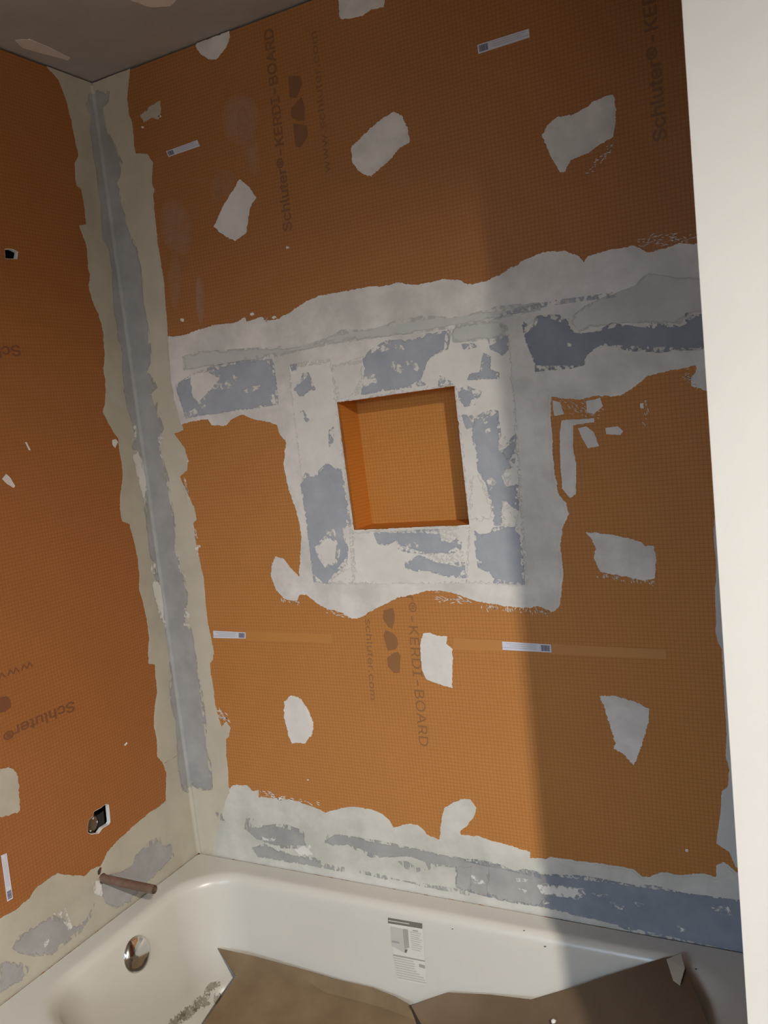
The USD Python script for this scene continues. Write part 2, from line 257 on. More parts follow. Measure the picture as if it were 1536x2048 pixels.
top_mid = Polygon(B([(336, 672)] + joint_top + joint_bot_r + surround_r + surround_l + [(345, 800)])).buffer(0).intersection(ALCB).difference(npoly)
cornB = Polygon(B(corner_r + [(345, 760)] + corner_r2 + [(466, 1590), (462, 1760), (420, 1790), (330, 1700), (150, 700), (120, 120)])).buffer(0).intersection(ALCB)
tubB = Polygon(B([(438, 1640), (452, 1590)] + tub_top + [(1560, 1800), (1600, 2000), (430, 1800), (424, 1690)])).buffer(0).intersection(ALCB)
farB = Polygon(B(corner_far + [(1620, 790), (1700, 1734)])).buffer(0).intersection(ALCB)
A1, A2 = 0.0011, 0.0019
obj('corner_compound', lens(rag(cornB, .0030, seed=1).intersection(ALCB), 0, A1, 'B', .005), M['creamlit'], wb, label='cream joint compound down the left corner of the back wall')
obj('joint_compound', lens(rag(top_mid, .0034, seed=2).intersection(ALCB).difference(npoly), 0, A1 + .0001, 'B', .006), M['compound'], wb, label='pale joint compound across the wall and around the niche')
obj('tub_joint_compound', lens(rag(tubB, .0028, seed=3).intersection(ALCB), 0, A1 + .0002, 'B', .005), M['tubskim'], wb, label='joint compound along the tub below the back wall')
obj('corner_compound', lens(rag(farB, .0020, seed=4).intersection(ALCB), 0, A1, 'B', .005), M['greyskim'], wb, label='ragged compound by the white wall at the right end')

def film_of(m): return next((FM[k] for k in FM if M[k] is m), m)
def on_back(name, pts, m, h=(A1 * .6, A1 + .0004), amp=.0015, seed=11, label=None, clip=True):
    p = rag(bpoly(pts), amp, .002, seed).intersection(ALCB)
    if clip: p = p.difference(npoly)
    return film(name, p.buffer(.0015), h[1] + (seed % 19) * 2e-5, 'B', film_of(m), wb, .013, label)
def on_left(name, pts, m, h=(A1 * .6, A1 + .0004), amp=.0015, seed=11, label=None):
    return film(name, rag(lpoly(pts), amp, .002, seed).intersection(LEFTB).difference(holes).buffer(.001), h[1] + (seed % 19) * 2e-5, 'L', film_of(m), wl, .013, label)
C3 = lambda p: crop(300, 600, 3.072, p)
C4 = lambda p: crop(660, 560, 2.926, p)
C5 = lambda p: crop(1000, 440, 2.498, p)
C6 = lambda p: crop(0, 1350, 2.934, p)
C7 = lambda p: crop(400, 1500, 2.56, p)
C8 = lambda p: crop(936, 1500, 2.56, p)
h1, h2, h3, h4 = (.0006, .0017), (.0006, .0021), (.0006, .0025), (.0006, .0029)

# grey tape in the corner, back wall side
cr = [(197, 182), (220, 184), (217, 205), (205, 215), (215, 262), (230, 288), (245, 325), (240, 355), (233, 366), (249, 399), (251, 448), (264, 470), (276, 501), (286, 553), (290, 618), (300, 667), (304, 716), (295, 745), (307, 755), (315, 775), (301, 789), (316, 806), (313, 828), (326, 842), (328, 860), (321, 872), (321, 899), (331, 930), (338, 955), (343, 996), (349, 1035), (353, 1070), (349, 1099), (361, 1126), (360, 1140), (372, 1162), (377, 1192), (373, 1223), (370, 1248), (382, 1253), (389, 1284), (394, 1318), (397, 1348), (407, 1391), (414, 1452), (412, 1493), (423, 1527), (426, 1578), (404, 1580), (392, 1574), (383, 1568), (340, 1568), (160, 700), (150, 182)]
on_back('joint_tape', cr, M['warmtape'], h1, .0014, 21, 'grey tape down the corner, back wall side')
for i, g in enumerate([[(690, 100), (735, 55), (725, 160), (722, 280), (700, 230)], [(820, 930), (845, 1000), (860, 1110), (825, 1040)], [(850, 1140), (885, 1170), (925, 1290), (895, 1260)], [(905, 1500), (945, 1520), (940, 1640), (900, 1635)]]):
    on_back('compound_smear', crop(150, 850, 4.097, g), M['compound'], h3, .0012, 180 + i)
# tapes of the horizontal joint and the niche surround
on_back('joint_tape', C3([(160, 525), (235, 475), (330, 430), (420, 400), (560, 375), (750, 365), (765, 400), (785, 560), (790, 640), (600, 670), (300, 710), (222, 725), (195, 640)]), M['tape'], h2, .0012, 22, 'grey tape left of the niche, smeared white in the middle')
on_back('joint_tape', C5([(108, 505), (135, 520), (150, 560), (185, 480), (300, 478), (345, 505), (370, 568), (480, 562), (560, 518), (640, 528), (720, 540), (760, 518), (840, 525), (900, 538), (930, 522), (930, 468), (990, 478), (1040, 470), (1050, 640), (900, 650), (800, 660), (640, 650), (530, 620), (470, 640), (430, 680), (418, 722), (370, 738), (180, 755), (170, 700), (130, 600)]), M['bluetape'], h2, .0016, 23, 'slate blue tape right of the niche, running to the white wall')
# straight bands of skim around the niche (the tape edges show through)
on_back('skim_coat', C3([(850, 395), (1108, 365), (1142, 632), (1250, 1412), (1268, 1745), (1012, 1745)]), M['skim'], (.0006, .00155), .0003, 30)
on_back('skim_coat', C4([(35, 500), (700, 290), (1048, 322), (1105, 1000), (1160, 1790), (800, 1770), (820, 1430), (735, 615), (35, 715)]), M['skim'], (.0006, .0015), .0004, 31)
on_back('skim_coat', C4([(130, 1478), (820, 1445), (800, 1770), (152, 1778)]), M['skim'], (.0006, .00152), .0004, 32)
on_back('skim_coat', C3([(205, 350), (300, 320), (760, 288), (900, 296), (1080, 240), (1180, 185), (1380, 180), (1536, 120), (1700, 100), (1900, 110), (2150, 40), (2400, 20), (2400, 60), (2150, 110), (1900, 170), (1536, 210), (1300, 245), (1100, 270), (760, 350), (400, 400), (210, 430)]), M['greyskim'], h1, .0016, 33)
on_back('skim_coat', C5([(560, 372), (640, 345), (700, 300), (740, 270), (880, 290), (985, 290), (1050, 280), (1050, 470), (930, 462), (900, 515), (740, 512), (560, 512), (400, 555), (345, 495), (430, 430)]), M['greyskim'], (.0006, .0018), .002, 34)
on_back('skim_coat', C5([(0, 470), (100, 440), (300, 400), (430, 385), (560, 365), (600, 380), (430, 400), (250, 425), (100, 460), (0, 485)]), M['tape'], (.0006, .0019), .001, 35)
on_back('skim_coat', C4([(710, 285), (950, 240), (1040, 270), (1040, 320), (900, 350), (720, 365)]), M['greyskim'], h1, .0016, 36)
on_back('skim_coat', C4([(10, 500), (190, 470), (185, 600), (170, 665), (40, 700)]), M['compound'], h1, .001, 37)
# grey tape showing through around the niche
G = [C4([(195, 465), (230, 420), (330, 355), (500, 350), (560, 320), (700, 295), (708, 340), (690, 400), (640, 425), (590, 450), (560, 500), (535, 580), (560, 612), (185, 668), (195, 600), (210, 520)]),
     C4([(640, 560), (700, 590), (722, 606), (640, 622)]),
     C4([(755, 640), (800, 620), (840, 640), (890, 650), (870, 690), (840, 680), (850, 730), (790, 740), (760, 700)]),
     C4([(830, 900), (850, 800), (950, 760), (985, 770), (990, 850), (1005, 900), (985, 960), (990, 1010), (1060, 1000), (1085, 1020), (1075, 1090), (1030, 1110), (1000, 1150), (1030, 1210), (1090, 1180), (1105, 1200), (1108, 1360), (1040, 1300), (1010, 1290), (1010, 1430), (960, 1430), (950, 1330), (920, 1200), (870, 1120), (860, 1000), (840, 960)]),
     C4([(850, 1470), (880, 1490), (940, 1480), (960, 1450), (1100, 1430), (1130, 1600), (1140, 1780), (960, 1770), (950, 1720), (870, 1680), (850, 1540)]),
     C4([(930, 350), (1045, 330), (1045, 410), (1010, 440), (940, 400)]),
     C4([(900, 430), (940, 450), (940, 520), (990, 545), (990, 572), (810, 582), (820, 552), (880, 540), (890, 480)]),
     C4([(775, 790), (850, 780), (855, 850), (800, 870)]), C4([(1000, 1000), (1090, 900), (1085, 1010), (1040, 1060)]), C4([(770, 380), (850, 372), (860, 388), (790, 405)]),
     C4([(260, 1480), (640, 1460), (650, 1530), (700, 1530), (740, 1510), (770, 1530), (770, 1580), (700, 1600), (560, 1600), (450, 1590), (400, 1570), (395, 1520), (330, 1550), (280, 1540)]),
     C4([(440, 1660), (520, 1610), (600, 1640), (650, 1660), (790, 1650), (795, 1740), (700, 1740), (580, 1700), (500, 1700), (450, 1690)]),
     C3([(930, 1130), (960, 1060), (1010, 1090), (1050, 1040), (1090, 1000), (1130, 1030), (1175, 1040), (1195, 1120), (1236, 1385), (1180, 1410), (1220, 1530), (1210, 1620), (1150, 1700), (1110, 1740), (1010, 1730), (1000, 1640), (970, 1400)]),
     C3([(890, 550), (920, 510), (945, 450), (975, 450), (1000, 510), (1015, 550), (970, 560), (950, 590), (920, 590)]), C3([(930, 690), (945, 680), (980, 735), (965, 748)]), C3([(865, 400), (905, 395), (900, 440), (875, 435)]),
     C3([(1105, 800), (1130, 780), (1128, 860), (1105, 910)])]
for i, g in enumerate(G): on_back('joint_tape', g, M['tape'], h2, .0022, 40 + i)
# white smears of the knife over the tapes
S = [C3([(245, 470), (330, 420), (345, 440), (410, 440), (440, 470), (420, 510), (460, 520), (520, 455), (545, 480), (500, 540), (440, 545), (380, 545), (350, 600), (320, 640), (280, 620), (260, 560)]),
     C3([(580, 560), (620, 535), (680, 525), (670, 545), (600, 570)]), C3([(200, 690), (260, 680), (330, 640), (345, 650), (280, 700), (230, 720)]), C3([(735, 420), (760, 410), (770, 460), (745, 450)]), C3([(740, 590), (785, 570), (790, 640), (760, 645)]),
     C3([(1020, 1520), (1050, 1480), (1080, 1450), (1150, 1480), (1170, 1540), (1150, 1620), (1080, 1640), (1040, 1580)]), C3([(1110, 1730), (1150, 1680), (1210, 1620), (1260, 1700), (1260, 1740)]),
     C3([(1080, 1420), (1130, 1410), (1150, 1450), (1100, 1445)]),
     C4([(355, 490), (385, 475), (415, 500), (440, 530), (420, 545), (380, 525)]), C4([(440, 480), (500, 475), (520, 520), (500, 550), (480, 530)]), C4([(195, 560), (240, 550), (275, 560), (270, 600), (230, 615), (195, 620)]),
     C4([(280, 400), (330, 375), (420, 385), (440, 410), (370, 400), (300, 420)]),
     C4([(820, 1180), (860, 1125), (900, 1190), (940, 1290), (955, 1390), (900, 1410), (830, 1400), (815, 1300)]), C4([(1012, 1290), (1060, 1330), (1100, 1375), (1090, 1440), (1012, 1440)]),
     C4([(920, 1170), (950, 1150), (970, 1180), (940, 1230)]), C4([(1010, 1130), (1040, 1100), (1060, 1150), (1040, 1200)]), C4([(990, 980), (1000, 900), (1030, 920), (1010, 1010)]),
     C4([(900, 820), (915, 805), (925, 830), (905, 840)]), C4([(915, 880), (935, 870), (940, 890), (920, 900)]),
     C4([(440, 1550), (480, 1530), (520, 1550), (500, 1580), (450, 1580)]), C4([(560, 1600), (650, 1610), (780, 1590), (780, 1640), (680, 1655), (600, 1640)]), C4([(640, 1470), (720, 1470), (760, 1500), (700, 1530), (660, 1520)]),
     C5([(140, 520), (165, 500), (190, 500), (160, 560)]), C5([(340, 615), (350, 612), (352, 628), (342, 628)])]
for i, g in enumerate(S): on_back('compound_smear', g, M['skim'], h3, .0022, 70 + i)
# tape and smears of the joint along the tub
on_back('joint_tape', C8([(-60, 560), (60, 560), (150, 580), (240, 620), (300, 610), (400, 635), (540, 640), (700, 660), (840, 690), (960, 695), (1100, 730), (1250, 750), (1400, 770), (1600, 790), (1600, 1080), (1400, 1040), (1250, 1020), (1080, 980), (900, 950), (720, 880), (500, 830), (380, 800), (180, 770), (0, 720), (-60, 700)]), M['bluetape'], h1, .0016, 120, 'slate blue tape along the tub at the right')
T2 = [C7([(640, 470), (660, 430), (720, 435), (850, 450), (1000, 480), (1130, 510), (1260, 540), (1390, 560), (1480, 570), (1480, 750), (1380, 720), (1390, 600), (1220, 590), (1170, 610), (1160, 570), (1080, 540), (960, 545), (880, 545), (800, 510), (760, 480), (690, 490)]),
      C7([(230, 400), (240, 350), (275, 350), (260, 400), (300, 390), (380, 380), (440, 380), (530, 410), (550, 480), (500, 500), (420, 500), (340, 470), (290, 450)]),
      C7([(270, 500), (330, 480), (480, 540), (590, 550), (640, 580), (740, 600), (740, 622), (600, 594), (300, 545)]), C7([(1020, 570), (1060, 570), (1110, 600), (1160, 610), (1100, 622), (1050, 600)]),
      C7([(980, 655), (1180, 690), (1390, 720), (1390, 742), (1180, 702)]), C7([(80, 322), (110, 320), (135, 365), (100, 352)]), C7([(820, 615), (960, 645), (960, 660), (820, 628)])]
T2.append(C8([(-60, 575), (60, 565), (150, 585), (240, 625), (300, 615), (390, 640), (410, 700), (400, 790), (380, 798), (180, 768), (0, 718), (-60, 700)]))  # lamplit stretch of the blue tape, its light painted as lighter grey
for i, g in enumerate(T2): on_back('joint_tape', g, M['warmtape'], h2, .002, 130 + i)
S2 = [C8([(360, 690), (400, 680), (450, 690), (600, 710), (600, 740), (560, 760), (440, 740), (380, 730)]), C8([(640, 730), (720, 740), (690, 752)]), C8([(730, 778), (800, 800), (790, 812), (750, 798)]), C8([(855, 775), (905, 790), (870, 797)]),
      C8([(1070, 895), (1110, 918), (1090, 925)]), C8([(250, 655), (310, 660), (300, 670), (255, 668)]), C8([(255, 705), (305, 718), (295, 728)]), C8([(370, 758), (415, 778), (395, 784)]), C8([(1240, 795), (1330, 800), (1350, 840), (1290, 835)]),
      C8([(20, 640), (70, 660), (90, 680), (40, 680)]), C7([(315, 440), (350, 455), (390, 450), (380, 462), (330, 462)]), C7([(480, 510), (560, 480), (590, 530), (540, 545)])]
for i, g in enumerate(S2): on_back('compound_smear', g, M['skim'], h3, .0016, 150 + i)

# -- patches over the screws
def P(name, pts, label, m='compound', seed=0, amp=.0030, wall='B', inset=.004):
    p = rag(bpoly(pts) if wall == 'B' else lpoly(pts), amp, .0016, seed, 2.0).intersection(ALCB if wall == 'B' else LEFTB)
    return obj(name, lens(p, 0, .0013, wall, inset), M[m], wb if wall == 'B' else wl, label=label)
H1 = lambda p: crop(0, 0, 2, p)
H2 = lambda p: crop(768, 0, 2, p)
P('screw_patch', H1([(780, 180), (800, 160), (860, 135), (915, 108), (920, 150), (905, 190), (870, 235), (840, 240), (800, 215)]), 'compound patch touching the ceiling near the left corner', seed=201)
P('screw_patch', [(672, -30), (677, 0), (680, 38), (695, 38), (725, 32), (742, 20), (768, 14), (775, -30)], 'compound patch cut by the top of the photo', seed=202)
P('screw_patch', H1([(560, 460), (590, 440), (600, 425), (640, 405), (645, 440), (635, 480), (610, 470), (575, 490)]), 'small compound dab beside the top of the corner', 'cream', seed=203)
P('screw_patch', H1([(960, 715), (1000, 750), (1025, 790), (1000, 830), (985, 930), (940, 965), (880, 930), (857, 905), (890, 830)]), 'upright compound patch left of the brown lettering', 'skim', seed=204)
P('screw_patch', [(702, 295), (735, 262), (768, 235), (788, 224), (803, 230), (815, 255), (820, 285), (800, 295), (780, 320), (742, 353), (720, 345), (705, 325)], 'large oval compound patch on the middle of the upper board', seed=205)
P('screw_patch', H2([(632, 540), (655, 500), (700, 465), (750, 460), (810, 430), (850, 400), (915, 378), (925, 400), (928, 470), (918, 550), (870, 575), (820, 610), (745, 640), (725, 690), (705, 690), (665, 620)]), 'pointed compound patch on the right of the upper board', seed=206)
P('screw_patch', C5([(428, 1560), (560, 1570), (710, 1610), (725, 1630), (770, 1625), (780, 1700), (775, 1790), (720, 1800), (620, 1780), (500, 1760), (470, 1690), (480, 1640), (455, 1590)]), 'rectangular compound patch right of the niche', seed=207)
C9 = lambda p: crop(880, 1200, 2.477, p)
CA = lambda p: crop(400, 1180, 2.954, p)
P('screw_patch', C9([(790, 475), (860, 475), (920, 490), (980, 510), (1035, 540), (1035, 600), (1005, 700), (985, 760), (960, 820), (940, 800), (915, 765), (860, 735), (870, 710), (835, 600), (815, 530)]), 'triangular compound patch low on the right', seed=208)
P('screw_patch', CA([(1300, 330), (1315, 260), (1350, 250), (1400, 270), (1460, 275), (1455, 320), (1492, 345), (1492, 580), (1420, 560), (1340, 530), (1310, 470)]), 'square compound patch over the lettering below the niche', 'skim', seed=209)
P('screw_patch', CA([(500, 660), (530, 625), (565, 625), (600, 650), (640, 710), (670, 780), (665, 850), (620, 905), (545, 905), (520, 850), (495, 740)]), 'oval compound patch low on the left', 'skim', seed=210)
# knife marks right of the niche
for i, g in enumerate([[(310, 1000), (470, 990), (470, 1010), (365, 1025), (365, 1130), (380, 1220), (380, 1370), (350, 1390), (310, 1340), (300, 1180), (300, 1050)], [(390, 1040), (430, 1030), (470, 1060), (495, 1130), (440, 1140), (410, 1090)], [(525, 1040), (590, 1030), (615, 1055), (600, 1075), (530, 1070)], [(262, 900), (300, 910), (320, 970), (270, 980)], [(430, 905), (500, 890), (515, 930), (470, 970), (435, 960)], [(700, 915), (718, 915), (718, 940), (702, 940)]]):
    P('knife_mark', C5(g), None, 'compound', 230 + i, .0014, inset=.003)
for i, (u, v, r) in enumerate([(575, 495, 4), (583, 372, 0), (320, 232, 3), (285, 255, 3), (376, 922, 2), (394, 1097, 4), (399, 1092, 3), (365, 640, 4), (548, 635, 4), (505, 628, 4), (616, 1560, 2), (1373, 1700, 4), (700, 1228, 4), (560, 1597, 4)]):
    if r: P('compound_fleck', [(u + r * math.cos(a) * random.uniform(.7, 1.4), v + r * math.sin(a) * random.uniform(.5, 1.2)) for a in np.linspace(0, 6, 7)], None, 'skim', 250 + i, .0006, inset=.002)
# dry-brush bristle strokes at the ends of trowel pulls
rb = random.Random(5)
def bristles(u0, v0, u1, v1, n, ln, ang, name='dry_brush_streak', m='compound', spread=6, parent=None):
    ms = []
    for i in range(n):
        t = rb.random(); u = u0 + (u1 - u0) * t + rb.gauss(0, spread * .4); v = v0 + (v1 - v0) * t + rb.gauss(0, spread * .5)
        a = math.radians(ang + rb.gauss(0, 14)); l = ln * rb.uniform(.3, 1); w = rb.uniform(.8, 2.2)
        dx, dy = math.cos(a), math.sin(a)
        q = bpoly([(u - dx * l / 2, v - dy * l / 2), (u - dy * w / 2, v + dx * w / 2), (u + dx * l / 2, v + dy * l / 2), (u + dy * w / 2, v - dx * w / 2)])
        ms.append(slab(q, 0.0001, 0.0008, 'B'))
    ms = [x for x in ms if x is not None]
    if ms: obj(name, cat(*ms), M[m], wb, kind='stuff')
bristles(1280, 485, 1385, 478, 60, 16, -12, spread=14)
bristles(870, 1195, 960, 1205, 40, 16, 12, spread=8)
bristles(960, 1215, 1110, 1225, 60, 10, 80, spread=6)
bristles(1110, 795, 1200, 830, 60, 12, 30, spread=20)
bristles(370, 960, 378, 1000, 16, 14, 60, spread=4)
bristles(388, 1050, 398, 1120, 24, 10, 75, spread=5)
bristles(436, 1420, 460, 1450, 24, 12, 45, spread=8)
bristles(500, 1580, 640, 1610, 40, 12, 20, spread=5)
bristles(480, 650, 540, 638, 24, 14, -25, spread=5)
bristles(1180, 345, 1225, 290, 30, 10, -20, spread=7)
bristles(1195, 1150, 1310, 1165, 40, 9, 60, spread=5)
bristles(1008, 548, 1025, 535, 16, 10, -30, spread=5)
bristles(655, 1222, 700, 1235, 16, 12, 20, spread=5)
bristles(560, 1200, 600, 1206, 16, 8, 80, spread=4)
bristles(1370, 745, 1400, 775, 30, 12, -20, spread=12)
bristles(1295, 800, 1290, 845, 16, 7, 80, spread=6)

# -- brown print of the board maker, the stickers and the packing tape
def text_on(board, wall, text, p0, p1, hpx, up, m, bold=False, tail=None, length=None, name='printed_lettering'):
    """Lettering along the line p0 -> p1 (pixels on the wall); hpx: cap height in pixels; tail: only this end of the text spans the line."""
    W = B if wall == 'B' else L
    a, b = np.array(W([p0])[0]), np.array(W([p1])[0])      # length: how long the text is, where only its beginning is in view
    t = meshkit.text_mesh(text, 1.0, 0.5, bold); v = np.array(t.vertices)
    x0 = 0.0
    if tail: x0 = v[:, 0].max() - meshkit.text_mesh(tail, 1.0, .5, bold).vertices[:, 0].max()
    d = b - a; s = (length or np.linalg.norm(d)) / (v[:, 0].max() - x0); d /= np.linalg.norm(d)
    up = np.array(up, float); up -= d * (up @ d); up /= np.linalg.norm(up)
    q = a + np.outer((v[:, 0] - x0) * s, d) + np.outer(v[:, 1] * hpx, up)
    h = 0.0004 * (v[:, 2] > 0.25)
    t.vertices = np.column_stack([q[:, 0], -h, q[:, 1]]) if wall == 'B' else np.column_stack([h, q[:, 0], q[:, 1]])
    obj(name, t, m, board)
def print_shapes(board, wall, shapes, m):
    for s in shapes:
        p = Polygon((B if wall == 'B' else L)(s)).buffer(-0.002).buffer(0.002)
        obj('printed_logo', slab(p, 0, .0004, wall), m, board)
PX = 1 / 800.0                                # a pixel on the walls, in metres
text_on(lb, 'B', 'Schluter®-KERDI-BOARD', (815, 1226), (839, 1491), .0245, (1, 0), M['print'], tail='-KERDI-BOARD')
text_on(lb, 'B', 'www.schluter.com', (730, 1236), (741, 1399), .0165, (1, 0), M['print'], tail='schluter.com')
print_shapes(lb, 'B', [CA(s) for s in ([(1085, 120), (1140, 105), (1150, 140), (1150, 180), (1135, 230), (1110, 215), (1080, 170)], [(1095, 235), (1140, 255), (1165, 285), (1170, 325), (1155, 350), (1110, 360), (1095, 310), (1085, 270)], [(1145, 370), (1170, 365), (1185, 390), (1180, 490), (1145, 490), (1110, 450), (1105, 400)])], M['print'])
text_on(ub, 'B', 'Schluter®-KERDI-BOARD', (584, 462), (545, 55), .0235, (-1, 0), M['print_up'], bold=True)
text_on(ub, 'B', 'www.schluter.com', (661, 345), (632, 62), .0165, (-1, 0), M['print_up'])
CB = lambda p: crop(420, 0, 4.097, p)
print_shapes(ub, 'B', [CB(s) for s in ([(645, 625), (740, 620), (755, 690), (710, 800), (650, 800)], [(750, 790), (775, 880), (775, 990), (720, 990), (665, 960), (665, 890)], [(680, 1010), (790, 1030), (800, 1120), (740, 1210), (700, 1200)])], M['print_up'])
text_on(ub, 'B', 'Schluter®-KERDI', (1333, 281), (1306, -70), .0235, (-1, 0), M['print_up'], bold=True)

# ------------------------------------------------------------------ left wall
wl = xf('wall_left', kind='structure', label='left wall of orange board with a corner and tub joint taped')
CH = lambda p: crop(150, 1580, 7.68, p)
CL1 = lambda p: crop(0, 350, 4.097, p)
hole1 = Polygon(L(CL1([(38, 602), (100, 603), (152, 628), (143, 690), (42, 687)])))
hole2 = Polygon(L(CH([(470, 215), (525, 225), (550, 490), (530, 530), (430, 590), (370, 670), (250, 685), (200, 660), (190, 570), (210, 460), (280, 400), (290, 330), (400, 270)])))
hole3 = Polygon(L(CH([(345, 1240), (385, 1188), (408, 1200), (398, 1270), (372, 1310), (348, 1295)])))
hp = Polygon([(-0.345 + .0125 * math.cos(a), RIM + .1115 + .0125 * math.sin(a)) for a in np.linspace(0, 2 * math.pi, 20, endpoint=False)])
holes = unary_union([hole1, hole2, hole3, hp])
LEND = -0.80
LSEAM = 1.22 + RIM
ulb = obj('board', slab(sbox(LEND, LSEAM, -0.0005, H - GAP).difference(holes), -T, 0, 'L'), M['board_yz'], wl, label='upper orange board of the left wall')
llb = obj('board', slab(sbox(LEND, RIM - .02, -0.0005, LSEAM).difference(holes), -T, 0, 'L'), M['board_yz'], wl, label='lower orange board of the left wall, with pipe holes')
for hh in (hole1, hole2):
    ring = hh.buffer(0.0006).difference(hh)
    obj('foam_edge', slab(hh.difference(hh.buffer(-0.0012)), -T, -0.0008, 'L'), M['foam'], wl, label='white cut foam edge of a hole in the board')
obj('dark_hole_plug', slab(hole3, -T, -.0015, 'L'), M['stud'], wl)  # flat dark plug: the shade inside the hole put into its colour
obj('stud_bay', cat(bx(-0.13, -0.11, -0.80, 0.0, 0, H), bx(-0.11, -0.0125, -0.02, 0.0, 0, H), bx(-0.11, -0.0125, -0.80, -0.78, 0, H)), M['stud'], wl)
obj('drywall_face', bx(-0.12, 0.0, YN, LEND, 0, H), M['room'], wl)

cornL = [(60, 90), (98, 140), (117, 160), (132, 200), (142, 240), (150, 280), (157, 313), (149, 325), (152, 371), (162, 378), (168, 411), (172, 449), (158, 451), (168, 477), (174, 497), (176, 535), (181, 550), (177, 570), (182, 594), (190, 614), (198, 631), (207, 667), (209, 716), (207, 740), (212, 777), (210, 809), (205, 823), (217, 847), (227, 865), (237, 877), (238, 899), (244, 930), (245, 957), (240, 987), (240, 1021), (244, 1043), (259, 1048), (264, 1070), (271, 1094), (276, 1121), (279, 1157), (278, 1179), (286, 1204), (293, 1240), (298, 1275), (296, 1297), (297, 1327), (310, 1329), (310, 1350), (314, 1384), (308, 1425), (307, 1452), (314, 1480), (314, 1514), (324, 1524), (332, 1544), (332, 1568), (331, 1602)]
tubL = [(317, 1614), (297, 1626), (266, 1653), (235, 1681), (215, 1704), (201, 1732), (181, 1739), (170, 1752), (143, 1750), (116, 1747), (99, 1756), (75, 1773), (58, 1797), (31, 1820), (0, 1836), (-60, 1870), (-120, 1890)]
cl = Polygon(L(cornL + tubL + [(-120, 2200), (420, 1800), (500, 1700), (260, 120)])).buffer(0).intersection(LEFTB).difference(holes)
lowcl = cl.intersection(sbox(-2, 0, 0, RIM + .30)); hicl = cl.difference(sbox(-2, 0, 0, RIM + .30))
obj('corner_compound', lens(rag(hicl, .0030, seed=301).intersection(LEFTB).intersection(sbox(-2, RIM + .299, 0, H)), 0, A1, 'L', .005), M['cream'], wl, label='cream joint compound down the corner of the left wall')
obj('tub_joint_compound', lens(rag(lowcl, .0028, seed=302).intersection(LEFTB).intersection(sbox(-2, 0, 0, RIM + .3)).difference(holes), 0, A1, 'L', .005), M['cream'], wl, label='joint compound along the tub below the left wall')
lt = [(195, 183), (176, 190), (170, 210), (183, 235), (178, 262), (188, 320), (195, 370), (200, 406), (205, 479), (216, 496), (223, 545), (227, 618), (234, 680), (244, 706), (244, 753), (249, 801), (264, 848), (270, 879), (261, 891), (265, 901), (277, 904), (284, 923), (294, 960), (296, 987), (287, 1018), (291, 1045), (295, 1082), (301, 1118), (311, 1128), (306, 1148), (312, 1167), (321, 1157), (326, 1175), (333, 1211), (337, 1240), (337, 1275), (337, 1314), (340, 1348), (337, 1367), (341, 1411), (351, 1442), (353, 1493), (356, 1541), (363, 1580), (375, 1585), (384, 1568), (460, 1568), (300, 700), (260, 183)]
on_left('joint_tape', lt, M['warmtape'], h1, .0014, 310, 'grey tape down the corner, left wall side')
on_left('joint_tape', C6([(600, 1180), (700, 1160), (780, 1110), (790, 1060), (870, 980), (930, 945), (950, 1000), (1000, 990), (1020, 1060), (880, 1200), (760, 1330), (680, 1370), (620, 1340), (590, 1280)]), M['warmtape'], h1, .002, 311)
on_left('joint_tape', C6([(70, 1600), (100, 1540), (200, 1470), (310, 1410), (390, 1440), (420, 1480), (500, 1440), (550, 1340), (545, 1400), (470, 1510), (300, 1640), (200, 1650), (110, 1630)]), M['warmtape'], h1, .002, 312)
on_left('joint_tape', C6([(0, 1700), (40, 1680), (110, 1690), (170, 1720), (140, 1780), (60, 1830), (0, 1860)]), M['warmtape'], h1, .003, 313)
on_left('compound_smear', C6([(310, 1400), (380, 1370), (420, 1480), (400, 1500), (360, 1430)]), M['compound'], h2, .0015, 314)
on_left('compound_smear', C6([(250, 1570), (280, 1530), (290, 1560), (260, 1600)]), M['compound'], h2, .0012, 315)
on_left('compound_smear', C6([(540, 1200), (590, 1190), (595, 1290), (550, 1290)]), M['compound'], h2, .002, 316)
CL2 = lambda p: crop(0, 850, 4.097, p)
for i, g in enumerate([[(1075, 215), (1120, 208), (1160, 280), (1200, 450), (1212, 540), (1180, 640), (1120, 420)], [(1240, 1280), (1312, 1255), (1350, 1400), (1382, 1560), (1372, 1720), (1300, 1560), (1262, 1400)], [(1060, 0), (1110, 10), (1112, 120), (1080, 120)], [(1235, 1140), (1270, 1140), (1262, 1220), (1235, 1200)]]):
    on_left('compound_smear', CL2(g), M['compound'], h2, .0012, 340 + i)
P('screw_patch', C6([(-60, 560), (0, 550), (60, 545), (95, 565), (110, 640), (118, 800), (60, 820), (0, 835), (-60, 840)]), 'compound patch at the left edge of the photo', 'cream', 320, wall='L')
for i, g in enumerate([[(4, 958), (12, 948), (20, 955), (30, 972), (27, 976), (14, 968)], [(50, 884), (53, 884), (61, 900), (58, 901)], [(248, 1490), (253, 1484), (255, 1487), (250, 1492)], [(224, 880), (231, 878), (236, 884), (230, 896), (225, 890)]]):
    P('compound_fleck', g, None, 'compound', 330 + i, .0006, wall='L', inset=.002)
TL = 0.555                                    # length of the maker's line of print
text_on(llb, 'L', 'Schluter®-KERDI-BOARD', (149, 1401), (36, 1449), .0235, (0, -1), M['print_side'], bold=True, length=TL)
text_on(llb, 'L', 'www.schluter.com', (66, 1322), (0, 1347), .0165, (0, -1), M['print_side'], length=TL * .72)
text_on(ulb, 'L', 'Schluter®-KERDI-BOARD', (40, 690), (0, 694), .0235, (0, -1), M['print_side'], bold=True, length=TL)
print_shapes(llb, 'L', [[(-12, 1408), (2, 1394), (14, 1392), (21, 1400), (22, 1414), (10, 1424), (-8, 1426)]], M['print_side'])

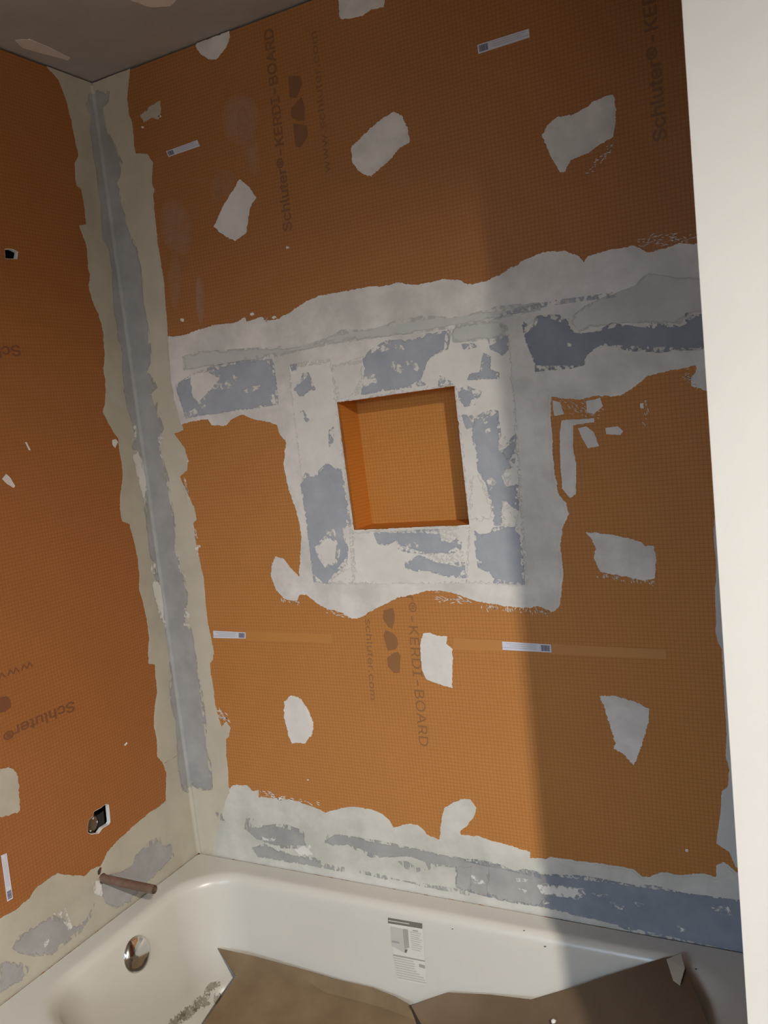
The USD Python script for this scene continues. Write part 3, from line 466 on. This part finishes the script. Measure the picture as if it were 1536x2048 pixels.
# the tape and compound are coved into the corner
def cove(z0, z1, r=.009):
    pts = [(0, 0)] + [(r - r * math.sin(a) , -r + r * math.cos(a)) for a in np.linspace(math.pi / 2, 0, 8)]
    pts = [(0.0, 0.0), (r, 0.0)] + [(r - r * math.sin(a), -r + r * math.cos(a)) for a in np.linspace(0.15, math.pi / 2 - .15, 7)] + [(0.0, -r)]
    m = trimesh.creation.extrude_polygon(Polygon(pts).buffer(0), z1 - z0, engine='earcut'); m.apply_translation([.0012, -.0018, z0]); return m
zt, zb = B([(205, 183)])[0][1], B([(385, 1574)])[0][1]
obj('corner_cove', cove(zb, zt), M['warmtape'], wb, smooth=40, label='grey tape coved into the corner')
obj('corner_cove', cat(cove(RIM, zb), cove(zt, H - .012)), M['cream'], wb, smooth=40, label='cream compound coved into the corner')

# smudges of dust rubbed on the boards
M['dust'] = mat('dust_smudge', {'a': ('attribute', {'attribute': 'fade'}), 'g': ('geometry', {}), 'n': ('noise_texture', {'scale': 45, 'detail': 4}), 'mu': ('math', {'math_type': 'multiply'}), 't': ('transparent_bsdf', {}),
     'd': ('diffuse_bsdf', {'color': (0.55, 0.47, 0.42)}), 'm': ('mix_closure', {})}, [('g.position', 'n.vector'), ('a.fac', 'mu.value1'), ('n.fac', 'mu.value2'), ('mu.value', 'm.fac'), ('t.BSDF', 'm.closure1'), ('d.BSDF', 'm.closure2')], surface='m.closure')
def smudge(u, v, ru, rv, tilt, amount):
    (cx, cz), (ex, ez) = B([(u, v)])[0], B([(u + ru, v)])[0]; a = abs(ex - cx); b = a * rv / ru
    rr, th = np.linspace(0, 1, 9), np.linspace(0, 2 * np.pi, 40, endpoint=False); vv, ff, fade = [], [], []
    for i, r in enumerate(rr):
        for t in th:
            x, z = a * r * math.cos(t), b * r * math.sin(t); k = math.radians(tilt)
            vv.append((cx + x * math.cos(k) - z * math.sin(k), -0.0006, cz + x * math.sin(k) + z * math.cos(k))); fade.append(1.2 * amount * (1 - r * r) ** .8 * (.65 + .6 * r))
    n = len(th)
    for i in range(len(rr) - 1):
        for j in range(n):
            p, q = i * n + j, i * n + (j + 1) % n
            ff += [(p, p + n, q + n), (p, q + n, q)]
    o = usdkit.mesh(stage, path_for('dust_smudge', ppath(wb)), (np.array(vv), np.array(ff)), M['dust'])
    UsdGeom.PrimvarsAPI(o).CreatePrimvar('fade', Sdf.ValueTypeNames.FloatArray, 'vertex').Set(Vt.FloatArray.FromNumpy(np.array(fade, np.float32)))
smudge(480, 238, 40, 44, 0, 0.35); smudge(498, 285, 18, 60, 8, 0.24); smudge(352, 455, 34, 50, 10, 0.28); smudge(400, 600, 9, 40, -6, 0.35); smudge(445, 370, 30, 24, 20, 0.21); smudge(350, 560, 14, 50, -8, 0.17)

# stickers
def sticker(wall, q, label, dark_at_start, group='barcode stickers on the orange boards'):
    W = B if wall == 'B' else L
    s = xf('sticker', label=label, cat='sticker', group=group)
    a, b, c, d = [np.array(p) for p in W(q)]      # along the long edge a->b, then c, d
    f = lambda u, v: tuple((a * (1 - u) + b * u) * (1 - v) + (d * (1 - u) + c * u) * v)
    def piece(name, u0, u1, v0, v1, h0, h1, m): obj(name, slab(Polygon([f(u0, v0), f(u1, v0), f(u1, v1), f(u0, v1)]).buffer(0), h0, h1, wall), m, s)
    piece('paper', 0, 1, 0, 1, .0001, .0008, M['paper'])
    g = (lambda u: u) if dark_at_start else (lambda u: 1 - u)
    r = random.Random(3); bars = []
    u = 0.03
    while u < 0.21:
        w = r.choice((.012, .018, .026)); x0, x1 = sorted((g(u), g(min(u + w, .215))))
        bars.append(slab(Polygon([f(x0, .14), f(x1, .14), f(x1, .86), f(x0, .86)]).buffer(0), .0006, .0011, wall)); u += w + r.choice((.005, .008))
    obj('barcode', cat(*bars), M['ink'], s)
    for v0, e in ((.16, .62), (.40, .55), (.64, .70)):
        x0, x1 = sorted((g(.30), g(.30 + e))); piece('text_line', x0, x1, v0, v0 + .10, .0006, .0010, M['fineink'])
sticker('B', H1([(665, 605), (790, 560), (800, 585), (675, 628)]), 'small white barcode sticker near the top of the left corner', True)
sticker('B', H2([(373, 180), (580, 115), (583, 150), (378, 216)]), 'white barcode sticker at the top right of the upper board', True)
sticker('B', CA([(78, 240), (270, 250), (270, 287), (80, 283)]), 'white barcode sticker beside the corner, below the niche', False)
sticker('B', C9([(308, 205), (550, 220), (553, 260), (310, 247)]), 'white barcode sticker lower right, crossed by the shadow edge', False)
sticker('L', C6([(5, 1060), (75 - 33, 1330), (75, 1310), (38, 1045)]), 'upright white barcode sticker at the left edge of the photo', False)
for q in (CA([(272, 243), (780, 262), (780, 312), (272, 298)]), C9([(65, 188), (308, 200), (308, 252), (65, 245)]), C9([(553, 218), (1120, 245), (1120, 292), (553, 268)])):
    obj('packing_tape', slab(bpoly(q), .0001, .0005, 'B'), M['clear'], lb, label='smooth strip of orange packing tape')

# ------------------------------------------------------------------ ceiling filler
def Cc(pts): return [(lambda p: (p[0], p[1]))(hit(u, v, 2, H)) for u, v in pts]
for i, g in enumerate([[(30, 80), (60, 78), (100, 95), (140, 115), (135, 120), (80, 105), (45, 95)], [(262, 0), (300, 14), (340, 12), (352, 0), (350, -20), (262, -20)]]):
    obj('filler_patch', slab(rag(Polygon(Cc(g)).buffer(0).intersection(sbox(.003, -3, 1.5, -.003)), .002, .003, 400 + i), 0, .001, 'C'), M['ceilskim'], ce)

# ------------------------------------------------------------------ bathtub
def rrect(x0, x1, y0, y1, r, n=12):
    pts = []
    for cx, cy, a0 in ((x1 - r, y1 - r, 0), (x0 + r, y1 - r, 90), (x0 + r, y0 + r, 180), (x1 - r, y0 + r, 270)):
        for k in range(n): 
            a = math.radians(a0 + 90 * k / (n - 1)); pts.append((cx + r * math.cos(a), cy + r * math.sin(a)))
    return np.array(pts)
TX0, TX1, TY0, TY1 = 0.003, 1.522, -0.765, -0.003
IN = dict(l=0.045, r=0.075, f=0.085, b=0.050)     # ledge widths
def tub_ring(s, z):                               # s: inset from the inner edge of the ledge
    r = max(0.15 - s * 0.55, 0.07)
    return np.column_stack([rrect(TX0 + IN['l'] + s * 1.05, TX1 - IN['r'] - s * 2.0, TY0 + IN['f'] + s, TY1 - IN['b'] - s * .75, r), np.full(48, z)])
rings = [np.column_stack([rrect(TX0, TX1, TY0, TY1, .012), np.full(48, 0.0)]), np.column_stack([rrect(TX0, TX1, TY0, TY1, .012), np.full(48, RIM - .006)]),
         np.column_stack([rrect(TX0 + .004, TX1 - .004, TY0 + .004, TY1 - .004, .012), np.full(48, RIM)])]
rings += [tub_ring(-.004, RIM)]
for a in np.linspace(10, 80, 7): rings.append(tub_ring(.030 * math.sin(math.radians(a)) * 1.0 + .0, RIM - .030 * (1 - math.cos(math.radians(a)))))
rings += [tub_ring(.036, RIM - .05), tub_ring(.046, RIM - .12), tub_ring(.056, RIM - .19), tub_ring(.068, RIM - .25)]
for a in np.linspace(15, 90, 6): rings.append(tub_ring(.068 + .07 * (1 - math.cos(math.radians(a))), RIM - .25 - .07 * math.sin(math.radians(a))))
v = np.vstack(rings); f = []
n = 48
for i in range(len(rings) - 1):
    for j in range(n):
        p, q = i * n + j, i * n + (j + 1) % n
        f += [(p, q, q + n), (p, q + n, p + n)]
c = len(v); v = np.vstack([v, [rings[-1].mean(0)]]); k = (len(rings) - 1) * n
f += [(k + j, k + (j + 1) % n, c) for j in range(n)]
tub = xf('bathtub', label='white enamelled alcove bathtub below the orange walls', cat='bathtub')
obj('basin', (v, np.array(f)), M['enamel'], tub, smooth=40)
def disc(r, prof, axis_pt, normal, n=40):
    m = trimesh.creation.revolve(np.array(prof), sections=n); m.apply_transform(trimesh.geometry.align_vectors([0, 0, 1], normal)); m.apply_translation(axis_pt); return m
OV = np.array([0.092, -0.352, RIM - .066])
on = np.array([.985, 0, .17])
on /= np.linalg.norm(on)
ov = obj('overflow_plate', disc(0, [(0, .016), (.012, .0155), (.026, .013), (.036, .009), (.041, .004), (.0425, 0), (0, 0)], OV - on * .004, on), M['metal'], tub, smooth=50, label='round chrome overflow plate')
obj('screw', disc(0, [(0, .0020), (.003, .0016), (.0036, 0), (0, 0)], OV + on * .0095 + np.array([.0, .0, -.014]), on, 16), M['metal'], tub, smooth=50)

# grime at the tub's end by the cardboard, and dots on its back
def in_tub(u, v, off=0.0):
    """Where the line of sight meets the basin."""
    r = ray(u, v); loc, idx, _ = TUBM.ray.intersects_location([CAM], [r], multiple_hits=False)
    return loc[0] - r / np.linalg.norm(r) * off
TUBM = trimesh.Trimesh(v, np.array(f), process=False)
def decal(name, pts, m, parent, label=None, seed=0, off=.0008):
    P3 = np.array([in_tub(*p, off) for p in pts]); c = P3.mean(0)
    V = np.vstack([P3, [c]]); n = len(P3)
    F_ = [(i, (i + 1) % n, n) for i in range(n)]
    e = np.cross(P3[1] - P3[0], P3[-1] - P3[0]); d = (CAM - c) / np.linalg.norm(CAM - c)
    V2 = np.vstack([V, V - d * .0006]); F2 = F_ + [(b + n + 1, a + n + 1, c_ + n + 1) for a, b, c_ in F_]
    for i in range(n): j = (i + 1) % n; F2 += [(i, i + n + 1, j + n + 1), (i, j + n + 1, j)]
    return obj(name, (V2, np.array(F2)), m, parent, label=label)
FM['grime'] = film_mat('grime_film', (0.20, 0.18, 0.13), (0.34, 0.31, 0.24), 60, grit=110, soft=.4, holes=.55)
def tub_film(name, u, v_, ru, rv, tilt, m, parent):
    vv, fade, ff = [], [], []; k = math.radians(tilt); nr, n = 7, 28
    for i in range(nr):
        r = i / (nr - 1)
        for j in range(n):
            t = 2 * math.pi * j / n; a, b = ru * r * math.cos(t), rv * r * math.sin(t)
            vv.append(in_tub(u + a * math.cos(k) - b * math.sin(k), v_ + a * math.sin(k) + b * math.cos(k), .0008)); fade.append((1 - r) ** .7 * .85)
    for i in range(nr - 1):
        for j in range(n): p, q = i * n + j, i * n + (j + 1) % n; ff += [(p, p + n, q + n), (p, q + n, q)]
    o = usdkit.mesh(stage, path_for(name, ppath(parent)), (np.array(vv), np.array(ff)), m)
    UsdGeom.PrimvarsAPI(o).CreatePrimvar('fade', Sdf.ValueTypeNames.FloatArray, 'vertex').Set(Vt.FloatArray.FromNumpy(np.array(fade, np.float32)))
for u, w, ru, rv in ((425, 1975, 22, 11), (404, 2004, 26, 15), (375, 2027, 30, 14), (352, 2042, 28, 12), (440, 2000, 14, 18)): tub_film('grime_stain', u, w, ru, rv, -40, FM['grime'], tub)
for u, w, r in ((905, 1858, 2), (1048, 1861, 2.2), (1090, 1893, 3), (1392, 1938, 3)):
    decal('grime_spot', [(u + r * math.cos(a), w + .6 * r * math.sin(a)) for a in np.linspace(0, 5.5, 6)], M['grime'], tub)

# the maker's sheet stuck on the back of the basin
CS = lambda p: crop(750, 1820, 10.24, p)
st = xf('instruction_sticker', label='white instruction sheet with a small drawing, stuck inside the tub', cat='sticker')
def sheet(name, pts, m, off, label=None, sub=6):
    q = np.array(CS(pts)); a, b, c_, d = q; g = []
    for i in range(sub + 1):
        for j in range(sub + 1):
            s, t = i / sub, j / sub; p = (a * (1 - s) + b * s) * (1 - t) + (d * (1 - s) + c_ * s) * t; g.append(in_tub(p[0], p[1], off))
    g = np.array(g); F_ = []
    for i in range(sub):
        for j in range(sub): k = i * (sub + 1) + j; F_ += [(k, k + sub + 1, k + sub + 2), (k, k + sub + 2, k + 1)]
    return obj(name, (g, np.array(F_)), m, st, label=label)
M['sheet'] = plain('instruction_paper', (0.56, 0.54, 0.495), 0.5); M['g1'] = plain('sheet_print_dark', (0.13, 0.12, 0.10), .6); M['g2'] = plain('sheet_print_mid', (0.30, 0.285, 0.26), .6); M['g3'] = plain('sheet_print_light', (0.42, 0.405, 0.37), .6)
sheet('paper', [(262, 150), (968, 265), (1050, 1540), (455, 1430)], M['sheet'], .0012)
sheet('printed_header', [(264, 155), (966, 275), (968, 385), (270, 270)], M['g1'], .0022)
sheet('header_rule', [(275, 205), (700, 275), (700, 295), (275, 228)], M['g3'], .0030)
sheet('drawing_panel', [(310, 335), (570, 385), (610, 880), (350, 740)], M['g3'], .0022)
sheet('drawing_panel', [(570, 385), (672, 400), (700, 770), (610, 800)], M['g2'], .0024)
sheet('drawing_detail', [(615, 805), (668, 810), (640, 882), (610, 870)], M['g1'], .0030)
sheet('drawing_detail', [(345, 620), (500, 655), (500, 690), (345, 660)], M['g2'], .0030)
for i in range(9):
    y = 440 + i * 44; sheet('text_line', [(720 + i * 4, y), (945 + i * 5 - (i % 3) * 25, y + 42), (945 + i * 5 - (i % 3) * 25, y + 62), (720 + i * 4, y + 20)], M['g3'], .0024, sub=2)
sheet('heading_line', [(770, 405), (880, 425), (885, 448), (770, 430)], M['g2'], .0030, sub=2)
sheet('divider_line', [(370, 905), (1020, 1035), (1022, 1062), (372, 938)], M['g2'], .0026)
for i in range(9):
    y = 965 + i * 50; w = (400, 420, 410, 400, 430, 480, 560, 580, 590)[i]; sheet('text_line', [(385 + i * 9, y), (385 + i * 9 + w, y + w * .2), (385 + i * 9 + w, y + 26 + w * .2), (385 + i * 9, y + 26)], M['g3'], .0024, sub=3)
sheet('printed_emblem', [(900, 1100), (1022, 1135), (1022, 1205), (905, 1165)], M['g2'], .0026, sub=2)

# ------------------------------------------------------------------ pipe and valve
pipe = xf('copper_pipe', label='brown copper spout stub sticking out of the left wall above the tub', cat='pipe')
pr = .0104
def tubemesh(r0, r1, l, n=28):
    return trimesh.creation.revolve(np.array([(r1, 0), (r0, 0), (r0, l - .001), (r0 - .0006, l), (r1 + .0006, l), (r1, l - .001), (r1, 0)]), sections=n)
m = tubemesh(pr, pr - .0018, .255); m.apply_transform(trimesh.geometry.align_vectors([0, 0, 1], [1, 0, 0])); m.apply_translation([-.085, -.345, RIM + .1115])
obj('pipe_tube', m, M['copper'], pipe, smooth=50)
vc = np.array([hole2.centroid.x, hole2.centroid.y])
va = xf('shower_valve', label='dark brass shower valve body seen in the cut hole of the left wall', cat='valve')
ex = hole2.bounds
cy, cz = ex[0] + (ex[2] - ex[0]) * .40, ex[1] + (ex[3] - ex[1]) * .36
m = disc(0, [(0, .018), (.012, .0175), (.020, .014), (.026, .006), (.027, -.045), (0, -.045)], np.array([-.030, cy, cz]), [1, 0, 0]); obj('valve_body', m, M['brass'], va, smooth=40)
for dy, dz in ((-.012, -.010), (.012, .002), (.002, .016)):
    obj('screw', disc(0, [(0, .003), (.003, .0025), (.0042, 0), (0, 0)], np.array([-.0150, cy + dy, cz + dz]), [1, 0, 0], 14), M['metal'], va, smooth=50)
obj('supply_tube', cat(bx(-.085, -.065, cy - .01, cy + .01, RIM - .1, cz - .02)), M['copper'], va)

# ------------------------------------------------------------------ cardboard lying in the tub
def cardboard(name, rows, m, label, th=.004, seed=0):
    """rows: a grid of 3D points, swept sheet of board, thickened downwards."""
    g = np.array(rows, float); nr, nc = g.shape[:2]; 
    V = g.reshape(-1, 3); F_ = []
    for i in range(nr - 1):
        for j in range(nc - 1): k = i * nc + j; F_ += [(k, k + 1, k + nc + 1), (k, k + nc + 1, k + nc)]
    t = trimesh.Trimesh(V, F_, process=False); nn = t.vertex_normals * (1 if t.vertex_normals[:, 2].mean() > 0 else -1)
    n = len(V); V2 = np.vstack([V, V - nn * th]); 
    if t.face_normals[:, 2].mean() < 0: F_ = [f_[::-1] for f_ in F_]
    F2 = list(F_) + [tuple(x + n for x in f_[::-1]) for f_ in F_]
    edge = [j for j in range(nc)] + [i * nc + nc - 1 for i in range(1, nr)] + [(nr - 1) * nc + j for j in range(nc - 2, -1, -1)] + [i * nc for i in range(nr - 2, 0, -1)]
    for i in range(len(edge)): a, b = edge[i], edge[(i + 1) % len(edge)]; F2 += [(a, a + n, b + n), (a, b + n, b)]
    return obj(name, (V2, np.array(F2)), m, smooth=25) if not label else tag(obj(name, (V2, np.array(F2)), m, smooth=25), label=label, cat='cardboard', group='cardboard sheets lying in the tub')
def at_z(u, v, z): return hit(u, v, 2, RIM + z)
def at_y(u, v, y): return hit(u, v, 1, y)
# left sheet: flap up the back of the basin, crease, then the flat part
flap = [(435, 1896, 2, -0.177), (509, 1912, 2, -0.187), (560, 1926, 2, -0.192), (611, 1941, 2, -0.197), (681, 1961, 2, -0.202), (744, 1975, 2, -0.202), (790, 1993, 2, -0.207), (818, 2008, 2, -0.212)]
crease = [(472, 1952, 2, -0.207), (540, 1965, 2, -0.222), (600, 1976, 2, -0.227), (650, 1985, 2, -0.232), (710, 2000, 2, -0.232), (760, 2014, 2, -0.232), (800, 2028, 2, -0.232), (830, 2040, 2, -0.232)]
near = [(405, 2052, 2, -.24), (480, 2075, 2, -.25), (560, 2095, 2, -.25), (620, 2110, 2, -.25), (690, 2130, 2, -.25), (760, 2150, 2, -.25), (820, 2160, 2, -.25), (870, 2170, 2, -.25)]
end = [(350, 2150, 2, -.24), (440, 2200, 2, -.25), (540, 2230, 2, -.25), (620, 2250, 2, -.25), (700, 2270, 2, -.25), (780, 2290, 2, -.25), (850, 2300, 2, -.25), (920, 2310, 2, -.25)]
pick = lambda r: [at_z(u, v_, z) for u, v_, _, z in r]
cardboard('cardboard_sheet', [pick(flap), pick(crease), pick(near), pick(end)], M['card'], 'brown cardboard sheet in the tub, its back edge curled up, left one')
# right sheet: rises out of the basin towards the right rim
t0 = [(822, 2011, 2, -.190), (896, 1985, 2, -.165), (980, 1989, 2, -.150), (1065, 1999, 2, -.130), (1147, 1975, 2, -.075), (1202, 1955, 2, -.050), (1240, 1943, 2, -.030), (1327, 1916, 2, .004), (1360, 1910, 2, .010)]
t1 = [(850, 2062, 2, -.235), (872, 2062, 2, -.235), (960, 2075, 2, -.22), (1050, 2090, 2, -.19), (1142, 2060, 2, -.125), (1205, 2060, 2, -.09), (1255, 2055, 2, -.06), (1365, 2050, 2, -.0), (1414, 2043, 2, .012)]
t2 = [(900, 2200, 2, -.235), (940, 2210, 2, -.235), (1000, 2220, 2, -.22), (1080, 2230, 2, -.19), (1150, 2200, 2, -.135), (1220, 2200, 2, -.10), (1290, 2200, 2, -.07), (1400, 2200, 2, -.0), (1470, 2190, 2, .012)]
cardboard('cardboard_sheet', [pick(t0), pick(t1), pick(t2)], M['carddark'], 'creased cardboard sheet leaning up over the right end of the tub')
C10 = lambda p: crop(1080, 1780, 3.657, p)
q = [at_z(u, v_, z + .004) for (u, v_), z in zip(C10([(925, 510), (1030, 470), (1060, 575), (1030, 590), (1025, 700), (975, 665)]), (.006, .010, .012, .008, .006, .004))]
V = np.array(q); V = np.vstack([V, V + [0, 0, .0015]]); tp = trimesh.convex.convex_hull(V)
tag(obj('masking_tape', tp, M['mask']), label='torn beige tape scrap on the raised corner of the cardboard', cat='tape')
for (u, v_, z) in ((1107, 2046, -.13),):
    s = trimesh.creation.icosphere(2, .0055); s.apply_scale([1, 1, .6]); s.vertices += (meshkit.noise(s.vertices * 300, 3) - .5)[:, None] * .002; s.apply_translation(at_z(u, v_, z) + [0, 0, .004])
    tag(obj('compound_crumb', s, M['skim'], smooth=True), label='white crumb of compound lying on the cardboard', cat='crumb')

# ------------------------------------------------------------------ downlight
dl = xf('ceiling_light', label='round recessed ceiling downlight behind the camera', cat='light')
m = trimesh.creation.revolve(np.array([(.0715, .07), (.0715, -.003), (.085, -.003), (.085, 0), (.0725, 0), (.0725, .07)]), sections=40); m.apply_translation([LAMP[0], LAMP[1], H]); obj('trim_ring', m, M['baffle'], dl, smooth=40)
